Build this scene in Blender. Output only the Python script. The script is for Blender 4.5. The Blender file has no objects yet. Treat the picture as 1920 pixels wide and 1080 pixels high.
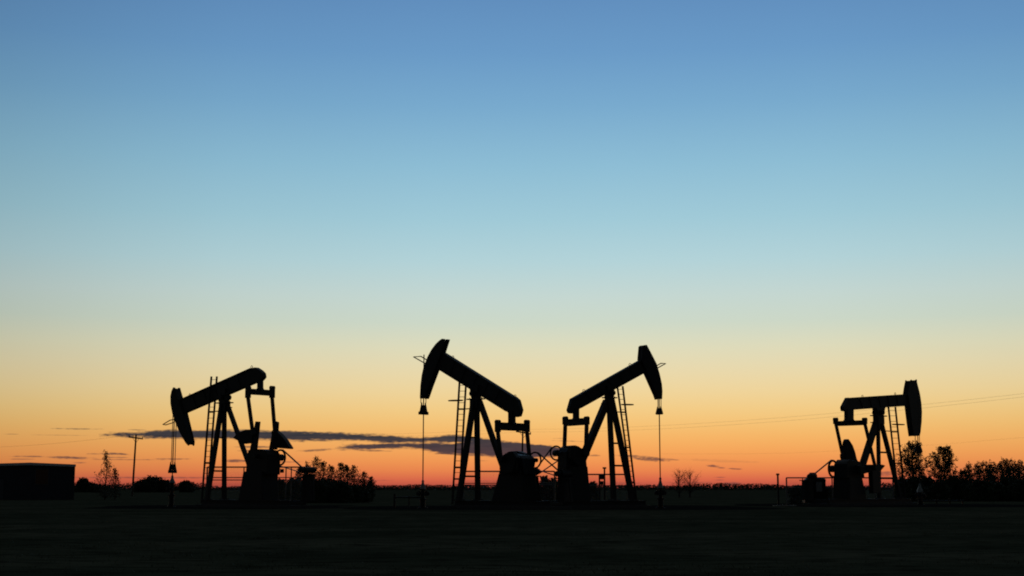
import bpy, math, random
from mathutils import Vector
R = math.radians
sc = bpy.context.scene
COL = sc.collection

# ------------------------------------------------------------------ camera
FPX = 2638.0                      # focal length in pixels of the 1920 px wide photograph
PITCH = R(8.1)
CAMZ = 1.2
cd = bpy.data.cameras.new('camera'); cam = bpy.data.objects.new('camera', cd); COL.objects.link(cam)
cd.sensor_width = 36; cd.lens = 36 * FPX / 1920
cam.location = (0, 0, CAMZ); cam.rotation_euler = (R(90) + PITCH, 0, 0)
cd.clip_start = 0.1; cd.clip_end = 30000
sc.camera = cam
sc.cycles.filter_width = 1.9          # the slight softness of the photograph's lens
CP, SP = math.cos(PITCH), math.sin(PITCH)

def ray(px, py):                  # direction of the sight line through a point of the photograph
    u, v = (px - 960) / FPX, (540 - py) / FPX
    return Vector((u, CP - v * SP, SP + v * CP))
def at(px, py, Y):                # the point on that sight line at distance Y
    d = ray(px, py); k = Y / d.y
    return Vector((d.x * k, Y, CAMZ + d.z * k))
def xat(px, Y): return at(px, 900, Y).x
def zat(py, Y): return at(960, py, Y).z

# ------------------------------------------------------------------ sky, sun, exposure
SUN_AZ, SUN_EL = R(5), R(-2)
world = bpy.data.worlds.new('World'); sc.world = world; world.use_nodes = True
wt = world.node_tree; N = wt.nodes; LK = wt.links
for n in list(N): N.remove(n)
def node(t, **kw):
    n = N.new(t)
    for k, v in kw.items(): setattr(n, k, v)
    return n
def val(n, i, v):
    if isinstance(v, (int, float)): n.inputs[i].default_value = v
    else: LK.new(v, n.inputs[i])
def m(op, a, b=None, c=None, clamp=False):
    n = node('ShaderNodeMath', operation=op, use_clamp=clamp)
    val(n, 0, a)
    if b is not None: val(n, 1, b)
    if c is not None: val(n, 2, c)
    return n.outputs[0]
def smooth(v, lo, hi):
    n = node('ShaderNodeMapRange', interpolation_type='SMOOTHSTEP')
    val(n, 0, v); n.inputs[1].default_value = lo; n.inputs[2].default_value = hi
    return n.outputs[0]
def lin(c):
    f = lambda v: (v / 255 / 12.92) if v / 255 <= .04045 else ((v / 255 + .055) / 1.055) ** 2.4
    return tuple(f(v) for v in c)
tc = node('ShaderNodeTexCoord'); sx = node('ShaderNodeSeparateXYZ'); LK.new(tc.outputs['Generated'], sx.inputs[0])
X, Y_, Z = sx.outputs
hor = m('SQRT', m('ADD', m('MULTIPLY', X, X), m('MULTIPLY', Y_, Y_)))
el = m('MULTIPLY', m('ARCTAN2', Z, hor), 180 / math.pi)           # elevation in degrees
az = m('MULTIPLY', m('ARCTAN2', X, Y_), 180 / math.pi)            # azimuth, 0 = straight ahead
def elev(py): return math.degrees(math.asin(ray(960, py).normalized().z))
# colour of the dusk sky against elevation
STOPS = [(918, (172, 72, 66)), (908, (202, 90, 72)), (896, (222, 110, 76)), (880, (234, 136, 80)), (862, (240, 153, 86)),
         (842, (243, 168, 94)), (820, (243, 180, 104)), (795, (242, 193, 118)), (765, (240, 204, 137)), (730, (236, 212, 158)),
         (690, (229, 216, 175)), (650, (219, 218, 188)), (605, (202, 215, 200)), (555, (194, 214, 210)), (490, (176, 210, 217)),
         (410, (157, 201, 216)), (310, (138, 188, 213)), (200, (117, 169, 206)), (100, (102, 153, 199)), (0, (93, 141, 190))]
EMAX = 90.0
ramp = node('ShaderNodeValToRGB'); cr = ramp.color_ramp; cr.interpolation = 'LINEAR'
pts = [(max(0, elev(y)) / EMAX, lin(c)) for y, c in STOPS] + [(26 / EMAX, (.05, .13, .27)), (36 / EMAX, (.13, .18, .23)), (55 / EMAX, (.20, .23, .25)), (1.0, (.20, .22, .23))]
while len(cr.elements) < len(pts): cr.elements.new(0.5)
for e, (p, c) in zip(cr.elements, pts): e.position = p
for e, (p, c) in zip(cr.elements, pts): e.position = p; e.color = (*c, 1)
LK.new(m('DIVIDE', el, EMAX, clamp=True), ramp.inputs[0])
# brightest round the place where the sun went down, dimmer to both sides and dark behind the camera
da = m('ABSOLUTE', m('SUBTRACT', az, 4.5))
fc = node('ShaderNodeFloatCurve'); cu = fc.mapping.curves[0]
AZF = [(0, 1.0), (8, .99), (16, .93), (20, .86), (26, .73), (40, .42), (70, .16), (110, .10), (180, .09)]
while len(cu.points) < len(AZF): cu.points.new(.5, .5)
for p, (a, v) in zip(cu.points, AZF): p.location = (a / 180, v); p.handle_type = 'VECTOR'
fc.mapping.update(); LK.new(m('DIVIDE', da, 180), fc.inputs['Value'])
azf = fc.outputs[0]
def mixc(kind, fac, a, b):
    n = node('ShaderNodeMix', data_type='RGBA', blend_type=kind)
    val(n, 0, fac)
    for i, v in ((6, a), (7, b)):
        if isinstance(v, tuple): n.inputs[i].default_value = (*v, 1)
        else: LK.new(v, n.inputs[i])
    return n.outputs[2]
sky_tex = node('ShaderNodeTexSky', sky_type='NISHITA', sun_disc=False)
sky_tex.sun_elevation = SUN_EL; sky_tex.sun_rotation = SUN_AZ
nish = mixc('MULTIPLY', 1.0, sky_tex.outputs[0], (.06, .06, .06))
comb = node('ShaderNodeCombineColor')
for i in range(3): LK.new(azf, comb.inputs[i])
skyc = mixc('MULTIPLY', 1.0, ramp.outputs[0], (.96, .96, .96))
zen = m('SUBTRACT', 1.0, m('MULTIPLY', smooth(el, 20, 45), .93))
nish = mixc('MULTIPLY', 1.0, nish, zen)
skyc = mixc('ADD', 1.0, skyc, nish)
skyc = mixc('MULTIPLY', 1.0, skyc, comb.outputs[0])

# thin evening clouds low over the horizon, laid out by azimuth and elevation
dg = 180 / math.pi
def dirdeg(px, py):
    d = ray(px, py).normalized()
    return math.atan2(d.x, d.y) * dg, math.asin(d.z) * dg
PXD = 1 / (FPX / dg)              # degrees per photograph pixel
cxyz = node('ShaderNodeCombineXYZ'); LK.new(m('MULTIPLY', az, 0.9), cxyz.inputs[0]); LK.new(m('MULTIPLY', el, 7.0), cxyz.inputs[1])
nz = node('ShaderNodeTexNoise'); nz.noise_dimensions = '2D'; nz.inputs['Scale'].default_value = 1.0; nz.inputs['Detail'].default_value = 6
LK.new(cxyz.outputs[0], nz.inputs['Vector'])
rag = m('SUBTRACT', nz.outputs[0], 0.5)
cx2 = node('ShaderNodeCombineXYZ'); LK.new(m('MULTIPLY', az, 4.0), cx2.inputs[0]); LK.new(m('MULTIPLY', el, 12.0), cx2.inputs[1])
nz2 = node('ShaderNodeTexNoise'); nz2.noise_dimensions = '2D'; nz2.inputs['Scale'].default_value = 1.0; nz2.inputs['Detail'].default_value = 4
LK.new(cx2.outputs[0], nz2.inputs['Vector'])
rag2 = m('SUBTRACT', nz2.outputs[0], 0.5)
masks = []
def strand(prof, opacity=1.0, soft=2.6):        # prof: (x, top row, bottom row)
    P = [(dirdeg(x, t)[0], dirdeg(x, t)[1], dirdeg(x, b)[1]) for x, t, b in prof]
    a0, a1 = P[0][0], P[-1][0]
    t = m('DIVIDE', m('SUBTRACT', az, a0), a1 - a0)
    out = []
    for k in (1, 2):
        f = node('ShaderNodeFloatCurve'); c = f.mapping.curves[0]
        while len(c.points) < len(P): c.points.new(.5, .5)
        for p, q in zip(c.points, P): p.location = ((q[0] - a0) / (a1 - a0), q[k] / 5.0); p.handle_type = 'AUTO'
        f.mapping.update(); LK.new(t, f.inputs['Value']); out.append(m('MULTIPLY', f.outputs[0], 5.0))
    wob = m('ADD', m('MULTIPLY', rag, 8 * PXD), m('MULTIPLY', rag2, 5 * PXD))
    top = m('SUBTRACT', m('ADD', out[0], wob), el)
    bot = m('SUBTRACT', m('ADD', el, m('ADD', m('MULTIPLY', rag, 10 * PXD), m('MULTIPLY', rag2, 6 * PXD))), out[1])
    k = m('MULTIPLY', smooth(top, -soft * PXD, soft * PXD), smooth(bot, -1.3 * soft * PXD, 1.3 * soft * PXD))
    inside = m('MULTIPLY', m('GREATER_THAN', t, 0.0), m('LESS_THAN', t, 1.0))
    masks.append(m('MULTIPLY', m('MULTIPLY', k, inside), opacity))
def lens(px, py, a, b, tilt=0.0, opacity=.8):   # px centre, half length, half thickness, slope down to the right
    u0, v0 = dirdeg(px, py)
    du = m('SUBTRACT', az, u0)
    dv = m('ADD', m('SUBTRACT', el, v0), m('MULTIPLY', du, tilt))
    r = m('ADD', m('POWER', m('ABSOLUTE', m('DIVIDE', du, a * PXD)), 2.0), m('POWER', m('ABSOLUTE', m('DIVIDE', dv, b * PXD)), 2.0))
    d = m('ADD', m('SUBTRACT', 1.0, r), m('ADD', m('MULTIPLY', rag2, 1.8), m('MULTIPLY', rag, 0.8)))
    masks.append(m('MULTIPLY', smooth(d, -.25, 1.15), opacity))
strand([(185, 815.5, 816), (215, 812, 818), (250, 811, 819), (283, 809, 821), (320, 807, 822.5), (400, 807, 823), (480, 807, 824), (547, 809, 826),
        (600, 811, 826), (663, 813.5, 825), (697, 815, 827), (722, 816, 831), (755, 819, 830), (800, 820, 829), (845, 816, 829), (880, 818.5, 831), (930, 825, 830), (960, 828, 829)], 1.0)
strand([(628, 838.5, 839), (647, 835.5, 841.5), (697, 833, 842), (722, 830.5, 841.5), (760, 830.5, 840), (800, 831.5, 845), (840, 831, 850.5), (900, 824, 854),
        (940, 828, 856), (1000, 832, 858), (1040, 838, 857), (1066, 847, 850)], 1.0)
for a in [(592, 844, 38, 2.6, -.06, .7), (697, 845, 36, 1.6, .02, .7), (485, 838, 40, 2.4, 0, .7), (470, 845, 25, 2, 0, .6), (325, 860.5, 38, 1.6, 0, .6), (443, 864, 26, 3.2, 0, .8), (540, 866, 30, 1.6, 0, .5),
          (145, 804, 42, 1.5, 0, .65), (258, 806, 18, 1.2, 0, .5), (52, 855.8, 30, 1.7, 0, .7), (40, 861, 22, 1.3, 0, .5), (130, 858.3, 42, 2.8, .02, .85), (176, 851, 14, 1.3, 0, .5),
          (216, 851, 26, 2.4, .02, .85), (218, 857.6, 24, 1.5, 0, .6), (238, 861.8, 85, 1.2, 0, .5), (150, 867.6, 14, 1.4, 0, .6), (300, 895.5, 190, 1.8, 0, .55), (120, 816, 60, .9, 0, .3), (20, 814, 14, .8, 0, .4),
          (1215, 860, 46, 4.6, .085, .85), (1180, 855, 32, 2.6, .03, .7), (1260, 861.5, 14, 1.6, .1, .5), (1337, 874, 13, 2.5, .07, .8), (1352, 877, 9, 1.4, .05, .6), (1378, 879, 15, 1.6, .06, .75),
          (1350, 895, 13, 1.1, 0, .5), (1348, 900, 13, 1.1, 0, .5), (1372, 907, 22, 3.2, .02, .6), (1300, 904.6, 55, 1.5, 0, .35), (1350, 864, 80, 3, .04, .16), (1064, 827, 32, 1.3, .03, .45), (1050, 822, 14, 1.0, 0, .35),
          (1113, 854, 16, 2, 0, .55), (1660, 888, 22, 4.5, 0, .6), (1640, 896, 30, 2, 0, .4), (1150, 906, 70, 1.4, 0, .35), (900, 883, 14, 1.0, 0, .4), (872, 863, 10, 1, 0, .35), (905, 864, 14, 1, 0, .35),
          (910, 902, 60, 1.5, 0, .35), (690, 901, 60, 1.5, 0, .3)]:
    lens(*a)
cm = masks[0]
for k in masks[1:]: cm = m('MAXIMUM', cm, k)
ccol = mixc('MIX', smooth(rag, -.15, .2), lin((52, 54, 60)), lin((66, 62, 64)))
cloud_c = mixc('MIX', smooth(el, .2, 2.4), lin((104, 66, 66)), ccol)
skyc = mixc('MIX', cm, skyc, cloud_c)
# below the horizon
skyc = mixc('MIX', smooth(el, -.6, -.2), (.01, .01, .011), skyc)
bg = node('ShaderNodeBackground'); bg.inputs['Strength'].default_value = 1.0
LK.new(skyc, bg.inputs['Color'])
wo = node('ShaderNodeOutputWorld'); LK.new(bg.outputs[0], wo.inputs[0])

sl = bpy.data.lights.new('sun', 'SUN'); sl.energy = 0.03; sl.angle = R(0.5); sl.color = (1, .62, .35)
sun = bpy.data.objects.new('sun', sl); COL.objects.link(sun)
sd = Vector((math.sin(SUN_AZ), math.cos(SUN_AZ), math.tan(R(.6))))      # the last light just over the horizon ahead
sun.rotation_euler = sd.to_track_quat('Z', 'Y').to_euler()
vs = sc.view_settings
vs.view_transform = 'Standard'; vs.look = 'None'; vs.exposure = 0; vs.gamma = 1

# ------------------------------------------------------------------ materials
def mat(name, col, rough=.6, metal=0.0, var=.25, scale=6.0, bump=.0, col2=None, spec=.4):
    M = bpy.data.materials.new(name); M.use_nodes = True
    t = M.node_tree; b = t.nodes['Principled BSDF']
    tcn = t.nodes.new('ShaderNodeTexCoord'); nn = t.nodes.new('ShaderNodeTexNoise')
    nn.inputs['Scale'].default_value = scale; nn.inputs['Detail'].default_value = 5
    t.links.new(tcn.outputs['Object'], nn.inputs['Vector'])
    r = t.nodes.new('ShaderNodeValToRGB')
    c2 = col2 or tuple(c * (1 - var) for c in col)
    r.color_ramp.elements[0].position = .35; r.color_ramp.elements[0].color = (*c2, 1)
    r.color_ramp.elements[1].position = .65; r.color_ramp.elements[1].color = (*col, 1)
    t.links.new(nn.outputs[0], r.inputs[0]); t.links.new(r.outputs[0], b.inputs['Base Color'])
    b.inputs['Roughness'].default_value = rough; b.inputs['Metallic'].default_value = metal
    b.inputs['Specular IOR Level'].default_value = spec
    if bump:
        bn = t.nodes.new('ShaderNodeBump'); bn.inputs['Strength'].default_value = bump
        t.links.new(nn.outputs[0], bn.inputs['Height']); t.links.new(bn.outputs[0], b.inputs['Normal'])
    return M
STEEL = mat('dark painted steel', (.03, .032, .034), .6, var=.3, col2=(.024, .02, .017), spec=.3)
GREASY = mat('greasy black steel', (.016, .016, .017), .55, scale=9, spec=.3)
GALV = mat('galvanised steel', (.16, .165, .17), .5, .6)
CABLE = mat('steel cable', (.06, .06, .06), .5, .5)
CONC = mat('oil stained concrete', (.07, .067, .063), .9, scale=3, bump=.1)
PALE = mat('pale painted steel', (.34, .35, .33), .6)
WOOD = mat('weathered pole wood', (.085, .062, .045), .85, scale=10)
WALLM = mat('dark shed cladding', (.035, .038, .05), .6, scale=1.0)
TRIM = mat('pale metal roof trim', (.72, .72, .72), .4)
ROOFM = mat('sheet metal roof', (.3, .31, .33), .35, .6)
DOORM = mat('shed door paint', (.06, .065, .08), .5)
GLASSM = mat('dark window glass', (.02, .022, .025), .15)
BARK = mat('bark', (.05, .042, .035), .9, scale=8)
LEAF = mat('summer leaves', (.05, .075, .03), .7, var=.35, scale=.8)
LEAF2 = mat('dull leaves', (.045, .06, .03), .7, var=.35, scale=.8)
GRASSB = mat('grass blades', (.06, .075, .035), .75, var=.4, scale=.5)
BOARD = mat('weathered pale board', (.5, .48, .42), .7)

def ground_mat(name, c1, c2, c3, s1, s2, bump):
    M = bpy.data.materials.new(name); M.use_nodes = True
    t = M.node_tree; b = t.nodes['Principled BSDF']; b.inputs['Roughness'].default_value = .95; b.inputs['Specular IOR Level'].default_value = 0.0
    tcn = t.nodes.new('ShaderNodeTexCoord')
    mp = t.nodes.new('ShaderNodeMapping'); mp.inputs['Scale'].default_value = (.5, 1, 1)
    t.links.new(tcn.outputs['Object'], mp.inputs[0])
    a = t.nodes.new('ShaderNodeTexNoise'); a.inputs['Scale'].default_value = s1; a.inputs['Detail'].default_value = 6
    d = t.nodes.new('ShaderNodeTexNoise'); d.inputs['Scale'].default_value = s2; d.inputs['Detail'].default_value = 8
    for q in (a, d): t.links.new(mp.outputs[0], q.inputs['Vector'])
    r = t.nodes.new('ShaderNodeValToRGB'); r.color_ramp.elements[0].position = .38; r.color_ramp.elements[1].position = .62
    r.color_ramp.elements[0].color = (*c1, 1); r.color_ramp.elements[1].color = (*c2, 1)
    t.links.new(a.outputs[0], r.inputs[0])
    mx = t.nodes.new('ShaderNodeMix'); mx.data_type = 'RGBA'; mx.inputs[7].default_value = (*c3, 1)
    r2 = t.nodes.new('ShaderNodeMapRange'); r2.inputs[1].default_value = .45; r2.inputs[2].default_value = .7
    t.links.new(d.outputs[0], r2.inputs[0]); t.links.new(r2.outputs[0], mx.inputs[0]); t.links.new(r.outputs[0], mx.inputs[6])
    t.links.new(mx.outputs[2], b.inputs['Base Color'])
    bn = t.nodes.new('ShaderNodeBump'); bn.inputs['Strength'].default_value = bump; bn.inputs['Distance'].default_value = .1
    t.links.new(d.outputs[0], bn.inputs['Height']); t.links.new(bn.outputs[0], b.inputs['Normal'])
    return M
GRASSM = ground_mat('mown field grass', (.046, .053, .034), (.092, .092, .06), (.022, .024, .016), .22, 2.2, .5)
PADM = ground_mat('oily gravel', (.018, .018, .018), (.026, .025, .024), (.012, .012, .012), .4, 6, .6)
ROADM = ground_mat('dry dirt track', (.07, .062, .052), (.085, .075, .06), (.05, .046, .036), .3, 3, .3)

# ------------------------------------------------------------------ mesh helpers
class MB:
    def __init__(s): s.v = []; s.f = []
    def add(s, vs, fs):
        o = len(s.v); s.v += [tuple(v) for v in vs]; s.f += [tuple(i + o for i in f) for f in fs]; return s
    def box(s, c, d, ax=None):
        c = Vector(c); hx, hy, hz = d[0] / 2, d[1] / 2, d[2] / 2
        ax = ax or (Vector((1, 0, 0)), Vector((0, 1, 0)), Vector((0, 0, 1)))
        vs = [c + ax[0] * hx * i + ax[1] * hy * j + ax[2] * hz * k for i in (-1, 1) for j in (-1, 1) for k in (-1, 1)]
        return s.add(vs, [(0, 1, 3, 2), (4, 6, 7, 5), (0, 4, 5, 1), (2, 3, 7, 6), (0, 2, 6, 4), (1, 5, 7, 3)])
    def bar(s, p, q, w, h, side=None):              # rectangular bar from p to q, w along side
        p, q = Vector(p), Vector(q); d = q - p; L = d.length; d.normalize()
        sd = Vector(side or (0, 1, 0)); sd = (sd - d * sd.dot(d))
        if sd.length < 1e-3: sd = Vector((1, 0, 0)) - d * d.x
        sd.normalize(); up = sd.cross(d)
        return s.box((p + q) / 2, (L, w, h), (d, sd, up))
    def tube(s, p, q, r0, r1=None, n=8, caps=True):
        p, q = Vector(p), Vector(q); r1 = r0 if r1 is None else r1
        d = (q - p)
        if d.length < 1e-6: return s
        d.normalize(); a = d.orthogonal().normalized(); b = d.cross(a)
        vs = []
        for c, r in ((p, r0), (q, r1)):
            for i in range(n):
                t = 2 * math.pi * i / n; vs.append(c + a * r * math.cos(t) + b * r * math.sin(t))
        fs = [(i, (i + 1) % n, n + (i + 1) % n, n + i) for i in range(n)]
        if caps: fs += [tuple(range(n))[::-1], tuple(range(n, 2 * n))]
        return s.add(vs, fs)
    def path(s, pts, r, n=6):
        pts = [Vector(p) for p in pts]; rs = r if isinstance(r, (list, tuple)) else [r] * len(pts)
        vs = []; ref = None
        for i, p in enumerate(pts):
            d = (pts[min(i + 1, len(pts) - 1)] - pts[max(i - 1, 0)]).normalized()
            if ref is None: ref = d.orthogonal().normalized()
            a = (ref - d * ref.dot(d)); a = a.normalized() if a.length > 1e-4 else d.orthogonal().normalized()
            ref = a; b = d.cross(a)
            for k in range(n):
                t = 2 * math.pi * k / n; vs.append(p + (a * math.cos(t) + b * math.sin(t)) * rs[i])
        fs = []
        for i in range(len(pts) - 1):
            for k in range(n):
                fs.append((i * n + k, i * n + (k + 1) % n, (i + 1) * n + (k + 1) % n, (i + 1) * n + k))
        fs += [tuple(range(n))[::-1], tuple(range((len(pts) - 1) * n, len(pts) * n))]
        return s.add(vs, fs)
    def prism(s, poly, y0, y1):                     # polygon in x, z pushed out along y
        n = len(poly)
        vs = [(x, y0, z) for x, z in poly] + [(x, y1, z) for x, z in poly]
        fs = [tuple(range(n)), tuple(range(n, 2 * n))[::-1]] + [(i, n + i, n + (i + 1) % n, (i + 1) % n) for i in range(n)]
        return s.add(vs, fs)
    def ring(s, c, R0, r, a, b, n=28, k=6):         # torus in the plane of a, b
        c, a, b = Vector(c), Vector(a).normalized(), Vector(b).normalized(); nn = a.cross(b)
        vs = []
        for i in range(n):
            t = 2 * math.pi * i / n; d = a * math.cos(t) + b * math.sin(t)
            for j in range(k):
                u = 2 * math.pi * j / k; vs.append(c + d * (R0 + r * math.cos(u)) + nn * r * math.sin(u))
        fs = [(i * k + j, ((i + 1) % n) * k + j, ((i + 1) % n) * k + (j + 1) % k, i * k + (j + 1) % k) for i in range(n) for j in range(k)]
        return s.add(vs, fs)
    def build(s, name, material, parent=None, loc=(0, 0, 0), smooth=False, bevel=0):
        me = bpy.data.meshes.new(name); me.from_pydata(s.v, [], s.f); me.update()
        import bmesh
        b = bmesh.new(); b.from_mesh(me); bmesh.ops.recalc_face_normals(b, faces=b.faces); b.to_mesh(me); b.free()
        if smooth:
            for p in me.polygons: p.use_smooth = True
        me.materials.append(material)
        o = bpy.data.objects.new(name, me); COL.objects.link(o); o.location = loc
        if parent: o.parent = parent
        if bevel:
            bv = o.modifiers.new('edge', 'BEVEL'); bv.width = bevel; bv.segments = 2; bv.limit_method = 'ANGLE'
        return o
def tag(o, label, cat, group=None):
    o['label'] = label; o['category'] = cat
    if group: o['group'] = group
    return o
def structure(o): o['kind'] = 'structure'; return o
def thing(name, label, cat, loc=(0, 0, 0), rz=0.0, group=None):
    o = bpy.data.objects.new(name, None); COL.objects.link(o); o.location = loc; o.rotation_euler = (0, 0, rz)
    o.empty_display_size = .3
    return tag(o, label, cat, group)

# ------------------------------------------------------------------ ground
def sheet(name, xs, ys, material, z=0.0, noise=0.0, seed=1):
    rnd = random.Random(seed); b = MB(); nx, ny = len(xs), len(ys)
    for j, y in enumerate(ys):
        for i, x in enumerate(xs):
            b.v.append((x, y, z + (rnd.uniform(-noise, noise) if 10 < y < 75 else 0)))
    b.f = [(j * nx + i, j * nx + i + 1, (j + 1) * nx + i + 1, (j + 1) * nx + i) for j in range(ny - 1) for i in range(nx - 1)]
    return structure(b.build(name, material, smooth=True))
gx = [-9000, -3000, -800, -200] + [x for x in range(-60, 61, 2)] + [200, 800, 3000, 9000]
gy = [-3000, -400, -60, 0, 10] + [12 + 2 * k for k in range(33)] + [80, 100, 200, 600, 2000, 6000, 14000]
sheet('ground', gx, gy, GRASSM, 0, .02)
def blob(name, cx, cy, rx, ry, material, z, seed, jag=.08):
    rnd = random.Random(seed); n = 90; ph = [rnd.uniform(0, 6.28) for _ in range(6)]
    b = MB(); vs = [(cx, cy, z)]
    for i in range(n):
        t = 2 * math.pi * i / n
        k = 1 + jag * sum(math.sin((j + 2) * t * 1.0 + ph[j]) / (j + 1) for j in range(6)) + rnd.uniform(-.01, .01)
        sq = 1 / max(abs(math.cos(t)) ** 4 + abs(math.sin(t)) ** 4, 1e-6) ** .25
        vs.append((cx + rx * k * sq * math.cos(t), cy + ry * k * sq * math.sin(t), z))
    b.add(vs, [(0, 1 + i, 1 + (i + 1) % n) for i in range(n)])
    return structure(b.build(name, material))
blob('gravel_pad', 3.0, 90, 12, 11, PADM, .006, 3)
blob('gravel_pad', -18.5, 93, 8.5, 9, PADM, .006, 5)
blob('gravel_pad', 26.5, 101, 9.5, 10, PADM, .006, 8)
b = MB()
ys = [(x, 205 + 4 * math.sin(x * .02) + x * .02) for x in range(-200, 201, 8)]
for i, (x, y) in enumerate(ys): b.v += [(x, y - 3.2, .008), (x, y + 3.2, .008)]
b.f = [(2 * i, 2 * i + 2, 2 * i + 3, 2 * i + 1) for i in range(len(ys) - 1)]
structure(b.build('dirt_road', ROADM))

# ------------------------------------------------------------------ pumpjacks
class Jack:
    def __init__(s, side, px0, D, yaw_deg, label):
        s.sgn = -1 if side == 'left' else 1                 # which way along the picture local +x runs
        w = R(yaw_deg); s.tan = math.tan(w)
        s.F = Vector((s.sgn * math.cos(w), math.sin(w), 0)); s.T = Vector((-s.F.y, s.F.x, 0))
        s.O = Vector((xat(px0, D), D, 0))
        s.root = thing('pumpjack', label, 'pumpjack', s.O, math.atan2(s.F.y, s.F.x), 'pumpjacks standing in the field')
    def loc(s, px, py, y=0.0):                              # local x, z of a photograph point in the upright plane at local y
        d = ray(px, py); c = Vector((0, 0, CAMZ)) - s.O
        k = (y - c.dot(s.T)) / d.dot(s.T); P = c + d * k
        return (P.dot(s.F), (P + s.O).z)
    def P(s, px, py, y=0.0):
        x, z = s.loc(px, py, y); return Vector((x, y, z))
    def trim(s, poly, t):                                   # inset sideways so that the thick prism keeps the traced outline
        n = len(poly); A = sum(poly[i][0] * poly[(i + 1) % n][1] - poly[(i + 1) % n][0] * poly[i][1] for i in range(n))
        o = 1 if A > 0 else -1; sh = t / 2 * s.tan; res = []
        xs = [p[0] for p in poly]; lim = .3 * (max(xs) - min(xs)); sh = min(sh, lim)
        for i in range(n):
            (x0, z0), (x1, z1), (x2, z2) = poly[i - 1], poly[i], poly[(i + 1) % n]
            nx = 0
            for (ax, az), (bx, bz) in (((x0, z0), (x1, z1)), ((x1, z1), (x2, z2))):
                L = math.hypot(bx - ax, bz - az) or 1; nx += (bz - az) / L * o
            nx /= 2
            k = max(-1, min(1, nx * 2.0)); res.append((x1 - sh * k, z1))
        return res
    def slab(s, pix, y, t, trim=True):
        poly = [s.loc(a, c, y) for a, c in pix]
        if trim: poly = s.trim(poly, t)
        return MB().prism(poly, y - t / 2, y + t / 2)
    def solve(s, a, b2):                                    # half width that puts both pixel points at one local x
        lo, hi = 0.0, 3.0
        f = lambda h: (s.loc(*a, h)[0] - s.loc(*b2, -h)[0]) * s.sgn
        for _ in range(40):
            md = (lo + hi) / 2
            if f(md) < 0: lo = md
            else: hi = md
        return lo

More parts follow.
